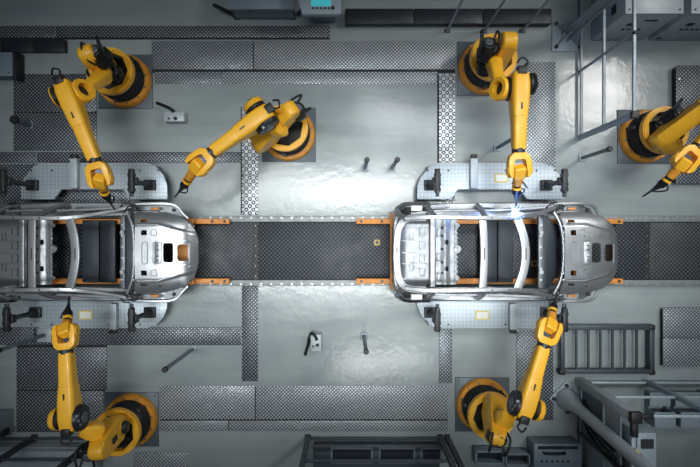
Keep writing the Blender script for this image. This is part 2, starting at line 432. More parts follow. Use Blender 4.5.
def car():
    t = thing('car', 'bare silver car body shell on the right half of the line under the welding spark', 'car', (2.85, YC, .45), 'bare metal car bodies')
    # rear floor pans
    pan = lambda x, y: .60 + .16*max(0, (abs(y-YC)-.48)/.18)**2 + .20*max(0, (1.06-x)/.22)**2
    out = rrect(.84, 1.49, YC-.67, YC+.67, .20, 6)
    bm = sheet(out, (), .012, pan, .03)
    for x0, x1, v in ((1.12, 1.20, .28), (1.12, 1.20, -.28), (1.30, 1.42, .12), (1.30, 1.42, -.12), (1.30, 1.42, .38), (1.30, 1.42, -.38)):
        z = .63
        for a0, a1, b0, b1 in ((x0, x1, -.075, -.06), (x0, x1, .06, .075), (x0, x0+.015, -.07, .07), (x1-.015, x1, -.07, .07)):
            bx(bm, a0, a1, YC+v+b0, YC+v+b1, z-.03, z+.012)
    for v in (.21, -.02, -.22): bx(bm, .95, 1.45, YC+v-.008, YC+v+.008, .59, .635)
    obj('cargo_floor', bm, 'silver2', t)
    bm = BM(); sweep(bm, mir([(1.54, -.64, .66), (1.54, 0, .67), (1.54, .64, .66)], 1), .12, .10, .25); obj('seat_cross_member', bm, 'silver', t)
    holes = [circ(1.74, YC+v, .025, 14) for v in (-.4, -.2, .05, .3, .45)] + [rrect(1.80, 1.86, YC+v-.05, YC+v+.05, .02) for v in (-.32, .18)]
    bm = sheet(rrect(1.60, 2.02, YC-.62, YC+.62, .04), holes, .012, lambda x, y: .53 + .03*max(0, 1-abs(x-1.80)/.09), .03)
    for k in range(14):
        v = -.58+k*.09
        bx(bm, 1.975, 2.035, YC+v, YC+v+.05, .545, .575, .006)
    for v in (-.47, -.1, .36): bx(bm, 1.64, 1.72, YC+v-.07, YC+v+.07, .56, .59, .01)
    obj('seat_pan', bm, 'silver2', t)
    for v, r in ((.05, .075), (-.50, .045), (.5, .045)):
        bm = BM(); cyl(bm, (2.03, YC+v, .52), (2.03, YC+v, .55), r, seg=24, bev=.006); obj('floor_tab', bm, 'silver', t)
    # roof
    for nm, pts, w in (('roof_bow', [(2.25, -.60, 1.50), (2.265, -.3, 1.53), (2.27, 0, 1.54), (2.265, .3, 1.53), (2.25, .60, 1.50)], .135),
                       ('front_header', [(2.86, -.60, 1.46), (2.95, -.3, 1.49), (2.985, 0, 1.50), (2.95, .3, 1.49), (2.86, .60, 1.46)], .15),
                       ('rear_header', [(1.30, -.62, 1.44), (1.0, -.60, 1.36), (.86, -.46, 1.31), (.82, -.2, 1.29), (.815, 0, 1.29), (.82, .2, 1.29), (.86, .46, 1.31), (1.0, .60, 1.36), (1.30, .62, 1.44)], .13)):
        bm = BM(); sweep(bm, mir(pts, 1), w, .035, .4)
        b = obj(nm, bm, 'silver', t)
        bm = BM()
        m_ = pts[len(pts)//2]; bx(bm, m_[0]-.008, m_[0]+.008, YC-.10, YC+.10, m_[2]+.012, m_[2]+.022)
        obj('slot', bm, 'darkmetal', b)
    for sg in (1, -1):
        # roof rail + windscreen pillar
        bm = BM()
        sweep(bm, mir([(.95, .60, 1.38), (1.30, .625, 1.46), (1.8, .62, 1.51), (2.3, .61, 1.53), (2.85, .615, 1.47), (3.25, .69, 1.28), (3.55, .77, 1.12), (3.72, .83, 1.04)], sg), lambda q: .075-.01*q, .05, .22, 8)
        rr = obj('roof_rail', bm, 'silver', t)
        bm = BM()
        for q in [(1.5, .625, 1.52), (1.95, .62, 1.555), (2.4, .61, 1.565), (2.7, .61, 1.53)]:
            p = Vector((q[0], YC+sg*q[1], q[2]-.015)); cyl(bm, p, p+Vector((0, 0, .012)), .014, seg=8)
        obj('rail_holes', bm, 'darkmetal', rr)
        # inner lower rail (flange seen below the roof rail)
        bm = BM(); sweep(bm, mir([(1.1, .70, .98), (1.7, .755, 1.0), (2.5, .76, 1.0), (3.2, .79, 1.0), (3.7, .83, 1.0)], sg), .05, .035, .3)
        obj('belt_flange', bm, 'silver2', t)
        # rocker
        bm = BM(); sweep(bm, mir([(1.35, .84, .54), (2.2, .86, .52), (3.2, .87, .52), (3.78, .86, .54)], sg), .13, .17, .3)
        sweep(bm, mir([(1.6, .775, .60), (2.4, .785, .60), (3.4, .79, .60)], sg), .035, .03, .3)
        obj('rocker_sill', bm, 'silver2', t)
        # sill plate filling the foot of the door opening
        bm = sheet([(1.46, YC+sg*.68), (1.46, YC+sg*.89), (2.4, YC+sg*.91), (3.3, YC+sg*.905), (3.76, YC+sg*.89), (3.76, YC+sg*.70), (2.6, YC+sg*.665)],
                   [rrect(x, x+w_, YC+sg*v-.02, YC+sg*v+.02, .015) for x, w_, v in ((1.62, .10, .80), (2.05, .05, .74), (2.50, .16, .82), (2.86, .05, .75), (3.12, .12, .83), (3.50, .08, .80))], .012,
                   lambda x, y: .605 + .05*max(0, 1-abs(abs(y-YC)-.78)/.03), .03)
        obj('sill_plate', bm, 'silver', t)
        # pillars
        for nm, pts in (('rear_pillar', [(.95, .60, 1.38), (.86, .70, 1.12), (.87, .80, .82), (1.0, .84, .62)]),
                        ('quarter_pillar', [(1.45, .625, 1.48), (1.42, .75, 1.15), (1.40, .84, .85), (1.42, .85, .6)]),
                        ('centre_pillar', [(2.30, .61, 1.52), (2.33, .76, 1.15), (2.36, .85, .8), (2.38, .85, .58)])):
            bm = BM(); sweep(bm, mir(pts, sg), .09, .07, .3); obj(nm, bm, 'silver', t)
        # quarter panel with wheel arch
        arch = lambda x: .45 + math.sqrt(max(0, .30**2-(x-1.22)**2))*1.05
        bm = BM(); cols = []
        for k in range(25):
            x = .84+.62*k/24; lo = max(.46, arch(x)); a = .30*max(0, (1.02-x)/.18)**2
            cols.append([(x, YC+sg*(vv-a*.5), lo+(1.0-lo)*q) for q, vv in ((0, .90), (.3, .925), (.7, .91), (.92, .875), (1.0, .82))])
        vv = [[bm.verts.new(p) for p in c] for c in cols]
        for a, b in zip(vv, vv[1:]):
            for i in range(4): bm.faces.new((a[i], a[i+1], b[i+1], b[i]))
        bmesh.ops.solidify(bm, geom=bm.faces[:], thickness=.012)
        qp = obj('quarter_panel', bm, 'silver', t)
        bm = BM(); bx(bm, 1.10, 1.30, YC+sg*.80-.05, YC+sg*.80+.05, .965, 1.0, .01); obj('lamp_pocket', bm, 'white', qp)
        # wheel house
        bm = BM()
        loops = []
        for k in range(9):
            a = PI*k/8
            loops.append([(1.22-.28*math.cos(a), YC+sg*v, .50+.30*math.sin(a)) for v in (.62, .70, .88)])
        vv = [[bm.verts.new(p) for p in c] for c in loops]
        for a, b in zip(vv, vv[1:]):
            for i in range(2): bm.faces.new((a[i], a[i+1], b[i+1], b[i]))
        bmesh.ops.solidify(bm, geom=bm.faces[:], thickness=.01); obj('wheel_house', bm, 'silver2', t)
        # front fender frame and apron
        bm = BM(); sweep(bm, mir([(3.70, .875, .92), (4.1, .89, .90), (4.34, .885, .86), (4.47, .84, .83), (4.55, .74, .80), (4.66, .62, .78)], sg), .05, .03, .3)
        obj('fender_frame', bm, 'silver', t)
        bm = sheet([(3.80, YC+sg*.70), (3.80, YC+sg*.87), (4.30, YC+sg*.87), (4.46, YC+sg*.80), (4.56, YC+sg*.66)], [rrect(3.98, 4.22, YC+sg*.80-.03, YC+sg*.80+.03, .02)], .012, lambda x, y: .79 - .35*max(0, x-4.2), .05)
        obj('fender_inner', bm, 'silver2', t)
        bm = BM(); cyl(bm, (4.40, YC+sg*.78, .76), (4.40, YC+sg*.78, .80), .03, seg=14); obj('fender_bush', bm, 'black', t)
        bm = BM(); sweep(bm, mir([(3.70, .72, .84), (4.1, .72, .82), (4.5, .62, .76), (4.75, .45, .70)], sg), .08, .12, .3)
        obj('apron_beam', bm, 'silver2', t)
        bm = BM(); bx(bm, 4.0, 4.14, YC+sg*.80-.022, YC+sg*.80+.022, .80, .83, .006); obj('orange_tape', bm, 'carrier', t)
        # hinge cluster at the pillar foot
        bm = BM()
        for q in range(5):
            p = Vector((3.66+.035*q, YC+sg*(.80+.02*(q % 2)), 1.03)); box(bm, p, (.022, .10, .06), Matrix.Rotation(.3*sg*(q-2), 3, 'Z'), .005)
        cyl(bm, (3.62, YC+sg*.76, 1.06), (3.86, YC+sg*.84, 1.05), .014, seg=8)
        tube(bm, mir([(3.60, .70, 1.06), (3.70, .82, 1.10), (3.80, .86, 1.05), (3.84, .78, 1.0)], sg), .012)
        tube(bm, mir([(3.52, .80, 1.03), (3.60, .88, 1.05), (3.72, .90, 1.02)], sg), .012)
        obj('hinge_bracket', bm, 'darkmetal', t)
        # long link rod and bracket along the door opening
        bm = BM(); sweep(bm, mir([(2.55, .74, .86), (2.9, .80, .90), (3.3, .80, .92)], sg), .03, .03, .3)
        bx(bm, 2.66, 2.84, YC+sg*.80-.04, YC+sg*.80+.04, .70, .76, .01); obj('door_bracket', bm, 'silver2', t)
    # rear bumper beam and tail
    bm = BM(); sweep(bm, mir([(1.10, -.90, .74), (.92, -.80, .76), (.83, -.50, .78), (.81, 0, .78), (.83, .50, .78), (.92, .80, .76), (1.10, .90, .74)], 1), .07, .22, .25, 8)
    obj('rear_cross_member', bm, 'silver', t)
    # dash / firewall
    bm = BM(); prism(bm, [(3.45, YC-.66), (3.53, YC-.66), (3.53, YC+.66), (3.45, YC+.66)], Matrix.Identity(3), Vector(), .78, .86, .008)
    db = obj('dash_beam', bm, 'motorgrey', t)
    bolts('beam_bolt', [(3.49, YC-.5+.2*k, .86) for k in range(6)], .018, .012, 'bolt', db)
    for v in (-.36, .36):
        bm = BM(); cyl(bm, (3.49, YC+v, .86), (3.49, YC+v, .885), .045, seg=18, bev=.006); obj('mount_boss', bm, 'silver', db)
    bm = BM(); prism(bm, [(3.53, YC-.68), (3.62, YC-.66), (3.70, YC-.56), (3.79, YC-.42), (3.79, YC+.42), (3.70, YC+.56), (3.62, YC+.66), (3.53, YC+.68)], Matrix.Identity(3), Vector(), .72, .84, .01)
    obj('firewall', bm, 'slate', t)  # dark slate colour stands for the shade in the firewall's depth
    bm = BM(); sweep(bm, mir([(3.64, -.76, 1.03), (3.765, -.46, 1.07), (3.80, 0, 1.09), (3.765, .46, 1.07), (3.64, .76, 1.03)], 1), .045, .05, .3)
    for k in range(9):
        v = -.48+.12*k; bx(bm, 3.78, 3.81, YC+v-.02, YC+v+.02, 1.08, 1.125, .006)
    obj('cowl', bm, 'silver', t)
    bm = BM(); sweep(bm, mir([(3.70, -.74, .98), (3.80, -.46, 1.02), (3.835, 0, 1.04), (3.80, .46, 1.02), (3.70, .74, .98)], 1), .03, .05, .3)
    obj('cowl_gutter', bm, 'darkmetal', t)
    # front panel
    half = [(3.82, .0), (3.82, .45), (3.785, .62), (3.78, .735), (4.1, .73), (4.46, .685), (4.68, .575), (4.83, .39), (4.88, .2), (4.885, 0)]
    half = [(q.x, q.y) for q in catmull([Vector((a, b, 0)) for a, b in half[3:]], 5)]
    half = [(3.82, 0), (3.82, .45), (3.785, .62)] + half
    out = [(x, YC+v) for x, v in half] + [(x, YC-v) for x, v in reversed(half[1:-1])]
    zf = lambda x, y: 1.11 - .05*(x-3.8) - .16*max(0, x-4.1)**2 - .10*(y-YC)**2 - .9*max(0, abs(y-YC)-.46)**2 - .8*max(0, (x-4.66))**1.5 - .02*(min(1, max(0, (abs(y-YC)-(.50-.25*max(0, x-4.2)))/.03)))
    holes = [rrect(4.315, 4.485, YC-.175, YC+.175, .04), rrect(4.555, 4.73, YC-.15, YC+.15, .045)]
    for v in (.36, -.36): holes += [rrect(3.93, 4.03, YC+v-.045, YC+v+.045, .012)]
    for v in (.57, -.57): holes += [rrect(3.90, 4.02, YC+v-.022, YC+v+.022, .01)]
    holes += [circ(4.44, YC+.44, .018, 12), circ(4.24, YC-.60, .018, 12), circ(4.18, YC+.30, .014, 10), circ(4.18, YC-.30, .014, 10)]
    bm = sheet(out, holes, .014, zf, .05)
    fp = obj('front_panel', bm, 'hood', t)
    def bead(pts, r=.011, closed=True):
        b = BM(); q = pts + pts[:1] if closed else pts
        for (xa, ya), (xb, yb) in zip(q, q[1:]):
            a = Vector((xa, ya, zf(xa, ya)+.006)); c = Vector((xb, yb, zf(xb, yb)+.006))
            if (c-a).length > 1e-4: cyl(b, a, c, r, seg=6)
        return b
    obj('pressed_slot', bead(rrect(3.945, 4.045, YC-.20, YC+.20, .05)), 'silver', fp)
    obj('pressed_surround', bead(rrect(4.14, 4.76, YC-.215, YC+.215, .06), .012), 'silver', fp)
    bm = BM()
    for v in (-.11, .11): box(bm, (4.23, YC+v, zf(4.23, YC)+.012), (.11, .17, .016), None, .01)
    box(bm, (4.23, YC, zf(4.23, YC)+.010), (.13, .36, .014), None, .008)
    obj('mount_pad', bm, 'silver', fp)
    bm = BM()
    for v in (-.13, -.06, .06, .13): cyl(bm, (4.23, YC+v, zf(4.23, YC)+.018), (4.23, YC+v, zf(4.23, YC)+.024), .016, seg=10)
    obj('pad_holes', bm, 'darkmetal', fp)
    for sg in (1, -1):
        obj('pressed_crease', bead([(3.85, YC+sg*.50), (4.2, YC+sg*.50), (4.55, YC+sg*.40), (4.76, YC+sg*.24)], .010, False), 'silver', fp)
        obj('pressed_square', bead(rrect(4.10, 4.20, YC+sg*.36-.05, YC+sg*.36+.05, .02), .009), 'silver', fp)
    bm = BM(); sweep(bm, mir([(4.55, -.60, .72), (4.75, -.36, .74), (4.81, 0, .74), (4.75, .36, .74), (4.55, .60, .72)], 1), .06, .16, .3)
    obj('front_cross_member', bm, 'silver2', t)
    return t
car_b = car()
c2 = copy_tree(car_c); c2.location.x += DX; c2['label'] = 'orange carrier skid under the left car body'
b2 = copy_tree(car_b); b2.location.x += DX; b2['label'] = 'bare silver car body shell at the left edge, cut off by the frame'

# ------------------------------------------------------------------ fixture tables and clamp stands
def fixture(dx, sg, lb, x_beam, x_card, grp):
    """sg +1: table above the car in the photo, -1: below"""
    z0, z1 = .30, .35
    yi, ym, yo = (.66, .86, 1.37) if sg > 0 else (-1.28, -1.40, -1.83)
    X = lambda x: x+dx
    if sg > 0:
        poly = [(1.30, .66), (1.30, .92), (1.36, 1.08), (1.55, 1.30), (1.66, 1.365), (3.72, 1.365), (3.90, 1.30), (4.06, 1.12), (4.12, .92), (4.12, .66), (3.42, .66), (3.28, .86), (2.08, .86), (1.94, .66)]
    else:
        poly = [(1.30, -1.30), (1.30, -1.40), (1.38, -1.58), (1.56, -1.78), (1.68, -1.83), (3.74, -1.83), (3.92, -1.76), (4.06, -1.60), (4.12, -1.42), (4.12, -1.30)]
    poly = [(X(x), y) for x, y in poly]
    t = thing('fixture_table', lb, 'fixture table', (X(2.7), (yi+yo)/2, 0), grp)
    bm = BM(); prism(bm, poly, Matrix.Identity(3), Vector(), z0, z1, .006)
    tp = obj('table_top', bm, 'grid', t)
    bolts('table_bolt', [(X(x), (yo+yi)/2+sg*.2, z1) for x in (1.5, 1.9, 3.0, 3.6, 3.95)], .02, .003, 'darkmetal', tp)
    for x in (1.55, 3.85):
        for y in ((yi+sg*.06), (yo-sg*.10)):
            bm = BM(); bx(bm, X(x)-.04, X(x)+.04, y-.04, y+.04, .0145 if sg > 0 and (dx or x > 3) else 0, z0); obj('leg', bm, 'cabinet', t)
    y0, y1 = (.86, 1.44) if sg > 0 else (-1.34, -1.84)
    bm = BM(); bx(bm, X(x_beam)-.07, X(x_beam)+.07, min(y0, y1), max(y0, y1), z1, z1+.12, .012)
    b = obj('stop_beam', bm, 'lightgrey', t)
    bm = BM(); bx(bm, X(x_beam)-.06, X(x_beam)+.06, y1-.01*sg, y1+.07*sg, z1+.01, z1+.13, .012); obj('end_cap', bm, 'black', b)
    yc = 1.07 if sg > 0 else -1.575
    bm = BM(); bx(bm, X(x_card)-.13, X(x_card)+.13, yc-.085, yc+.085, z1, z1+.006); cd = obj('yellow_card', bm, 'labelyellow', t)
    bm = BM(); bx(bm, X(x_card)-.105, X(x_card)+.105, yc-.062, yc+.062, z1+.004, z1+.009); obj('white_card', bm, 'white', cd)
    if sg < 0 or dx: return t
    bm = BM(); yy = (yi+yo)/2
    tube(bm, [(X(x_card)+.2, yy-.05, z1+.02), (X(x_card)+.32, yy+.04, z1+.02), (X(x_card)+.42, yy-.03, z1+.02), (X(x_card)+.50, yy-.14, z1+.02)], .012)
    obj('air_hose', bm, 'darkmetal', t)
    return t
fixture(0, 1, 'light grey gridded table above the right car body by the spark', 2.37, 2.92, 'gridded fixture tables')
fixture(0, -1, 'light grey gridded table below the right car body', 3.12, 2.55, 'gridded fixture tables')
fixture(DX, 1, 'light grey gridded table above the left car body', 2.37, 2.92, 'gridded fixture tables')
fixture(DX, -1, 'light grey gridded table below the left car body', 3.12, 2.55, 'gridded fixture tables')
def clamp(x, y, sg, lb):
    t = thing('clamp_stand', lb, 'clamp', (x, y, .353), 'black clamp stands')
    bm = BM(); bx(bm, x-.11, x+.11, y-.10, y+.10, .353, .42, .012); b = obj('base_block', bm, 'black', t)
    bolts('base_bolt', [(x+a, y+c, .42) for a in (-.07, .07) for c in (-.06, .06)], .014, .012, 'darkmetal', b)
    bm = BM(); cyl(bm, (x, y, .42), (x, y, 1.14), .05, .04, 14); cyl(bm, (x, y, .42), (x, y, .56), .08, .05, 14); obj('post', bm, 'darkmetal', t)
    bm = BM(); bx(bm, x-.07, x+.07, y-.07, y+.07, 1.02, 1.14, .01); obj('slide', bm, 'black', t)
    bm = BM(); bx(bm, x-.045, x+.045, y-.21, y+.21, 1.14, 1.24, .012)
    for a in (-.16, -.06, .10): bx(bm, x-.06, x+.06, y+a-.025, y+a+.025, 1.15, 1.22)
    b = obj('clamp_bar', bm, 'black', t)
    bm = BM(); bx(bm, x-.03, x+.03, y-sg*.28, y-sg*.21, 1.16, 1.21, .006); cyl(bm, (x, y-sg*.20, 1.24), (x, y-sg*.20, 1.27), .025, seg=10); obj('jaw', bm, 'darkmetal', b)
for x, y, sg, lb in (
    (1.54, .93, 1, 'black clamp stand on the left end of the table above the right car'),
    (3.78, .93, 1, 'black clamp stand on the right end of the table above the right car'),
    (1.54, -1.52, -1, 'black clamp stand on the left end of the table below the right car'),
    (3.78, -1.52, -1, 'black clamp stand beside the tool of the lower middle robot'),
    (1.54+DX-.0, .93, 1, 'black clamp stand at the left edge above the left car'),
    (3.80+DX, .93, 1, 'black clamp stand above the windscreen pillar of the left car'),
    (1.60+DX, -1.52, -1, 'black clamp stand at the left edge below the left car'),
    (3.80+DX, -1.52, -1, 'black clamp stand below the windscreen pillar of the left car')):
    clamp(x, y, sg, lb)

# ------------------------------------------------------------------ robots
def robot(plate, lb, plb, A2, S1, eye, elbow, wrist, fork, flange, tip, eye_hole, motors, knob_side, knob=.09, hs=(.85, 1.55, 1.75, 1.85, 1.85, 1.80, 1.62, 1.25), arm0=None, box_out=True):
    """pixel positions with the true height of each joint; heights hs for A2, S1, eye, elbow, wrist, fork, flange, tip"""
    B = P(*plate); Z = Vector((0, 0, 1))
    bm = BM(); bx(bm, B.x-.54, B.x+.54, B.y-.54, B.y+.54, 0, .03, .006)
    for a in (-.47, .47):
        for b in (-.47, .47): cyl(bm, (B.x+a, B.y+b, .025), (B.x+a, B.y+b, .032), .022, seg=8)
    tag(obj('mounting_plate', bm, 'plate', None, (B.x, B.y, 0)), plb, 'base plate', 'square robot mounting plates')
    B.z = .0325
    t = thing('welding_robot', lb, 'robot', B, 'yellow welding robots')
    pa2, ps1, pe, pel, pw, pf, pfl, pt = [P(q[0], q[1], h) for q, h in zip((A2, S1, eye, elbow, wrist, fork, flange, tip), hs)]
    d3 = (pw-pel); dh = Vector((d3.x, d3.y, 0)).normalized(); lat = Z.cross(dh)
    # base
    bm = BM(); lathe(bm, (B.x, B.y, .0325), Z, [(0, .53), (.05, .53), (.09, .515), (.115, .50), (.115, .42), (0, .42)], 56, True)
    base = obj('base_ring', bm, 'orange', t)
    bolts('base_bolt', [(B.x+.465*math.cos(2*PI*k/12+.2), B.y+.465*math.sin(2*PI*k/12+.2), .143) for k in range(12)], .020, .02, 'motorgrey', base)
    for k in range(4):
        a = PI/2*k+.6; bm = BM(); box(bm, (B.x+.48*math.cos(a), B.y+.48*math.sin(a), .155), (.06, .10, .025), Matrix.Rotation(a, 3, 'Z')); obj('base_lug', bm, 'orange', base)
    bm = BM(); prof = [(0, .415)]
    for k in range(9): z = .02+.05*k; prof += [(z, .425), (z+.025, .438), (z+.045, .425)]
    lathe(bm, (B.x, B.y, .04), Z, prof+[(.49, .40)], 48); drum = obj('cable_drum', bm, 'drum', t)
    for a in (.8, 2.9, 4.6):
        bm = BM(); box(bm, (B.x+.44*math.cos(a), B.y+.44*math.sin(a), .34), (.05, .09, .22), Matrix.Rotation(a, 3, 'Z'), .01); obj('drum_clip', bm, 'darkmetal', drum)
    # turning column: round outside, octagonal well inside
    a0 = math.atan2(dh.y, dh.x)
    bm = sheet(circ(B.x, B.y, .435, 56), [circ(B.x, B.y, .355, 8, a0+PI/8)], .16); bm.transform(Matrix.Translation((0, 0, .64)))
    es = [e for e in bm.edges if len(e.link_faces) == 2 and e.calc_face_angle(0) > 1 and all(((v.co.xy-B.xy).length > .42) for v in e.verts)]
    bmesh.ops.bevel(bm, geom=es, offset=.02, segments=2, affect='EDGES')
    col = obj('turning_column', bm, 'yellow', t)
    bm = BM(); cyl(bm, (B.x, B.y, .53), (B.x, B.y, .585), .40, seg=40); w = obj('column_well', bm, 'black', col)
    for k in range(6):
        a = random.uniform(0, 2*PI); r = random.uniform(.14, .27); bm = BM(); box(bm, (B.x+r*math.cos(a), B.y+r*math.sin(a), .61), (random.uniform(.05, .1), random.uniform(.04, .08), .06), Matrix.Rotation(a, 3, 'Z'), .01); obj('well_fitting', bm, 'darkmetal', w)
    for k in range(3):
        a = a0+PI+.6*(k-1); bm = BM(); tube(bm, [(B.x+.1*math.cos(a), B.y+.1*math.sin(a), .60), (B.x+.2*math.cos(a+.3), B.y+.2*math.sin(a+.3), .72), (B.x+.28*math.cos(a), B.y+.28*math.sin(a), .62)], .018); obj('well_cable', bm, 'darkmetal', w)
    # shoulder housing
    c = Vector((B.x, B.y, 0))*.5+Vector((pa2.x, pa2.y, 0))*.5; c.z = hs[0]-.03
    side = 1 if (pa2-B).dot(lat) < 0 else -1
    bm = BM(); cyl(bm, pa2+lat*side*.28+Z*-.02, pa2+lat*side*-.06, .17, .19, 28, .02)
    R = frame(dh); loft(bm, R, Vector((pa2.x, pa2.y, .74))+lat*side*.06, [(-.18, .20, .14, 0, 0), (0, .26, .34, 0, -.02), (.14, .22, .18, 0, 0)], .3)
    sh = obj('shoulder_housing', bm, 'yellow', t)
    bm = BM(); cyl(bm, pa2+lat*side*.28, pa2+lat*side*.36, .12, .11, 20, .02); obj('shoulder_motor', bm, 'drum', sh)
    # link arm (slab) from shoulder to rear top
    def link(p0, p1, r0, r1, th, name, mat, parent, bev=.055):
        d = p1-p0; R = Matrix((d.normalized(), d.cross(lat).normalized(), -lat)).transposed()
        # plane spanned by d and the vertical normal; thickness along lat
        dd = (d - lat*d.dot(lat)); Rn = Matrix((dd.normalized(), lat.cross(dd).normalized()*-1, -lat)).transposed()
        if Rn.determinant() < 0: Rn = Matrix((dd.normalized(), lat.cross(dd).normalized(), lat)).transposed()
        b = BM(); prism(b, stadium((0, 0), (dd.length, 0), r0, r1), Rn, p0+lat*d.dot(lat)*.5, -th/2, th/2, bev, 3)
        return obj(name, b, mat, parent, smooth=28)
    sl = link(pa2, ps1, .21, .15, .26, 'link_arm', 'yellow', t)
    bm = BM()
    mid = pa2*.45+ps1*.55
    box(bm, mid+lat*side*.133, (.16, .02, .10), frame((ps1-pa2)-lat*(ps1-pa2).dot(lat)), .006); obj('link_cover', bm, 'darkmetal', sl)
    # elbow arm reaching forward to the eye of the forearm axis
    q0 = P(*arm0) if arm0 else ps1*.6+pa2*.4
    d = pe-q0; R = frame(d)
    axl = lat if (pel-pe).dot(lat) > 0 else -lat
    if eye_hole:
        bm = BM(); loft(bm, R, q0, [(-.08, .20, .20, 0, 0), (.10, .27, .26, 0, 0), (d.length*.55, .21, .20, 0, 0), (d.length-.20, .20, .20, 0, 0), (d.length-.14, .18, .16, 0, 0)], .28)
        ar = obj('elbow_arm', bm, 'yellow', t)
        ea = (axl*.86 - Z*.51).normalized()
        bm = BM(); lathe(bm, pe-ea*.07, ea, [(0, .180), (.02, .195), (.12, .195), (.14, .18), (.14, .115), (0, .115)], 36, True)
        ey = obj('elbow_eye', bm, 'yellow', ar)
        bm = BM(); cyl(bm, pe+ea*.045, pe+ea*.065, .12, seg=24); obj('eye_plug', bm, 'drum', ey)
        s0 = pe+axl*.09; s1 = s0+axl*max(.05, (pel-pe).dot(axl)-.09-.14)
        bm = BM(); cyl(bm, s0, s1, .19, .20, 32, .012); dc = obj('elbow_gear', bm, 'drum', t)
    else:
        bm = BM(); loft(bm, R, q0, [(-.06, .26, .24, 0, 0), (.04, .32, .26, 0, 0), (d.length*.6, .27, .22, 0, 0), (d.length, .18, .18, 0, 0)], .25)
        ar = obj('elbow_arm', bm, 'yellow', t)
        bm = BM(); cyl(bm, pel-axl*.13, pel-axl*.22, .215, .20, 32, .012); dc = obj('elbow_gear', bm, 'drum', t)
        bm = BM(); cyl(bm, pel-axl*.215, pel-axl*.235, .09, seg=20); obj('gear_hub', bm, 'motorgrey', dc)
        q = pel-axl*.20+Z*.17
        for k in range(3):
            bm = BM(); box(bm, q+dh*(.08-.08*k)+Z*-.015*k*k, (.05, .06, .06), frame(dh), .01); obj('gear_fitting', bm, 'motorgrey', dc)
    # forearm
    R = frame(d3); L = d3.length
    bm = BM()
    loft(bm, R, pel, [(-.19, .19, .24, 0, 0), (-.15, .25, .32, 0, 0), (0, .285, .36, 0, 0), (.22, .285, .34, 0, 0), (.45*L, .255, .28, 0, 0), (.5*L, .245, .27, 0, 0), (.505*L, .232, .255, 0, 0), (L-.04, .205, .21, 0, 0), (L, .19, .19, 0, 0)], .24)
    fa = obj('forearm', bm, 'yellow', t, smooth=30)
    bm = BM(); cyl(bm, pel+axl*.14, pel+axl*.20, .17, seg=28, bev=.01); obj('elbow_gasket', bm, 'black', fa)
    bm = BM(); cyl(bm, pel+axl*.20, pel+axl*(.20+knob), .18, .165, 28, .012); kc = obj('elbow_cover', bm, 'yellow' if knob_side else 'drum', fa)
    bm = BM(); cyl(bm, pel+axl*(.20+knob), pel+axl*(.20+knob+min(.05, knob)), .05, seg=14); obj('cover_hub', bm, 'drum', kc)
    q = pel-dh*.18+Z*.12
    bm = BM(); box(bm, q, (.13, .15, .14), R, .015); mb = obj('rear_box', bm, 'black', fa)
    bm = BM()
    tube(bm, [q-dh*.05+lat*.03, q-dh*.13+lat*.08+Z*.05, q-dh*.19-lat*.01+Z*.05, q-dh*.12-lat*.08+Z*.0], .016)
    
    obj('rear_hose', bm, 'black', mb)
    bm = BM(); n_ = R @ Vector((0, 0, 1)); box(bm, pel+d3*.36+n_*.155, (.10, .022, .02), R); obj('name_mark', bm, 'darkmetal', fa)
    bm = BM(); cyl(bm, pw-d3.normalized()*.02, pw+d3.normalized()*.05, .105, seg=24); obj('wrist_collar', bm, 'darkmetal', fa)
    # wrist fork
    df = (pf-pw); df.z *= .5; df.normalize(); R = frame(df)
    back = pw + d3.normalized()*.04
    Lf = .42
    # U outline
    U = [(Lf-.01, .125), (Lf-.02, .17), (Lf-.08, .20), (.15, .20), (.06, .175), (0, .10), (0, -.10), (.06, -.175), (.15, -.20), (Lf-.08, -.20), (Lf-.02, -.17), (Lf-.01, -.125), (Lf-.05, -.115), (.14, -.115), (.10, -.085), (.10, .085), (.14, .115), (Lf-.05, .115)]
    U = [(a_, b_*.93) for a_, b_ in U]
    bm = BM(); prism(bm, U, R, back, -.085, .085, .012); fk = obj('wrist_fork', bm, 'yellow', t)
    for sg in (1, -1):
        q = back + R @ Vector((Lf-.13, sg*.18, 0)); bm = BM(); cyl(bm, q, q+(R @ Vector((0, sg*.022, 0))), .075, .07, 24, .006); obj('fork_cap', bm, 'yellow', fk)
    # hand pivoting in the fork
    pv = back + R @ Vector((Lf-.13, 0, 0)); dt = (pfl-pv).normalized(); Rt = frame(dt); Lh = (pfl-pv).length
    bm = BM(); loft(bm, Rt, pv, [(-.075, .17, .13, 0, 0), (-.055, .19, .17, 0, 0), (.10, .19, .18, 0, 0), (.13, .17, .16, 0, 0)], .14)
    hd = obj('wrist_hand', bm, 'yellow', t)
    Lh = max(Lh, .20)
    bm = BM(); cyl(bm, pv+dt*.12, pv+dt*(Lh-.03), .085, .075, 20, .008); obj('hand_ring', bm, 'orange', hd)
    bm = BM(); cyl(bm, pv+dt*(Lh-.03), pv+dt*(Lh+.01), .062, seg=20); obj('hand_seal', bm, 'black', hd)
    bm = BM(); cyl(bm, pv+dt*(Lh+.01), pv+dt*(Lh+.05), .078, seg=20); obj('tool_flange', bm, 'yellow', hd)
    p0 = pv+dt*(Lh+.05); du = pt-p0
    bm = BM(); cyl(bm, p0, p0+du*.18, .062, .06, 16); cyl(bm, p0+du*.18, p0+du*.48, .06, .03, 16)
    for k in range(3): q = p0+du*(.05+.07*k); cyl(bm, q, q+du*.03, .072, seg=16)
    to = obj('welding_tool', bm, 'black', t)
    bm = BM(); cyl(bm, p0+du*.46, pt-du*.03, .022, .014, 10); cyl(bm, pt-du*.05, pt, .012, .006, 8)
    cyl(bm, p0+du*.40, p0+du*.55, .034, .03, 12); obj('tool_tip', bm, 'darkmetal', to)
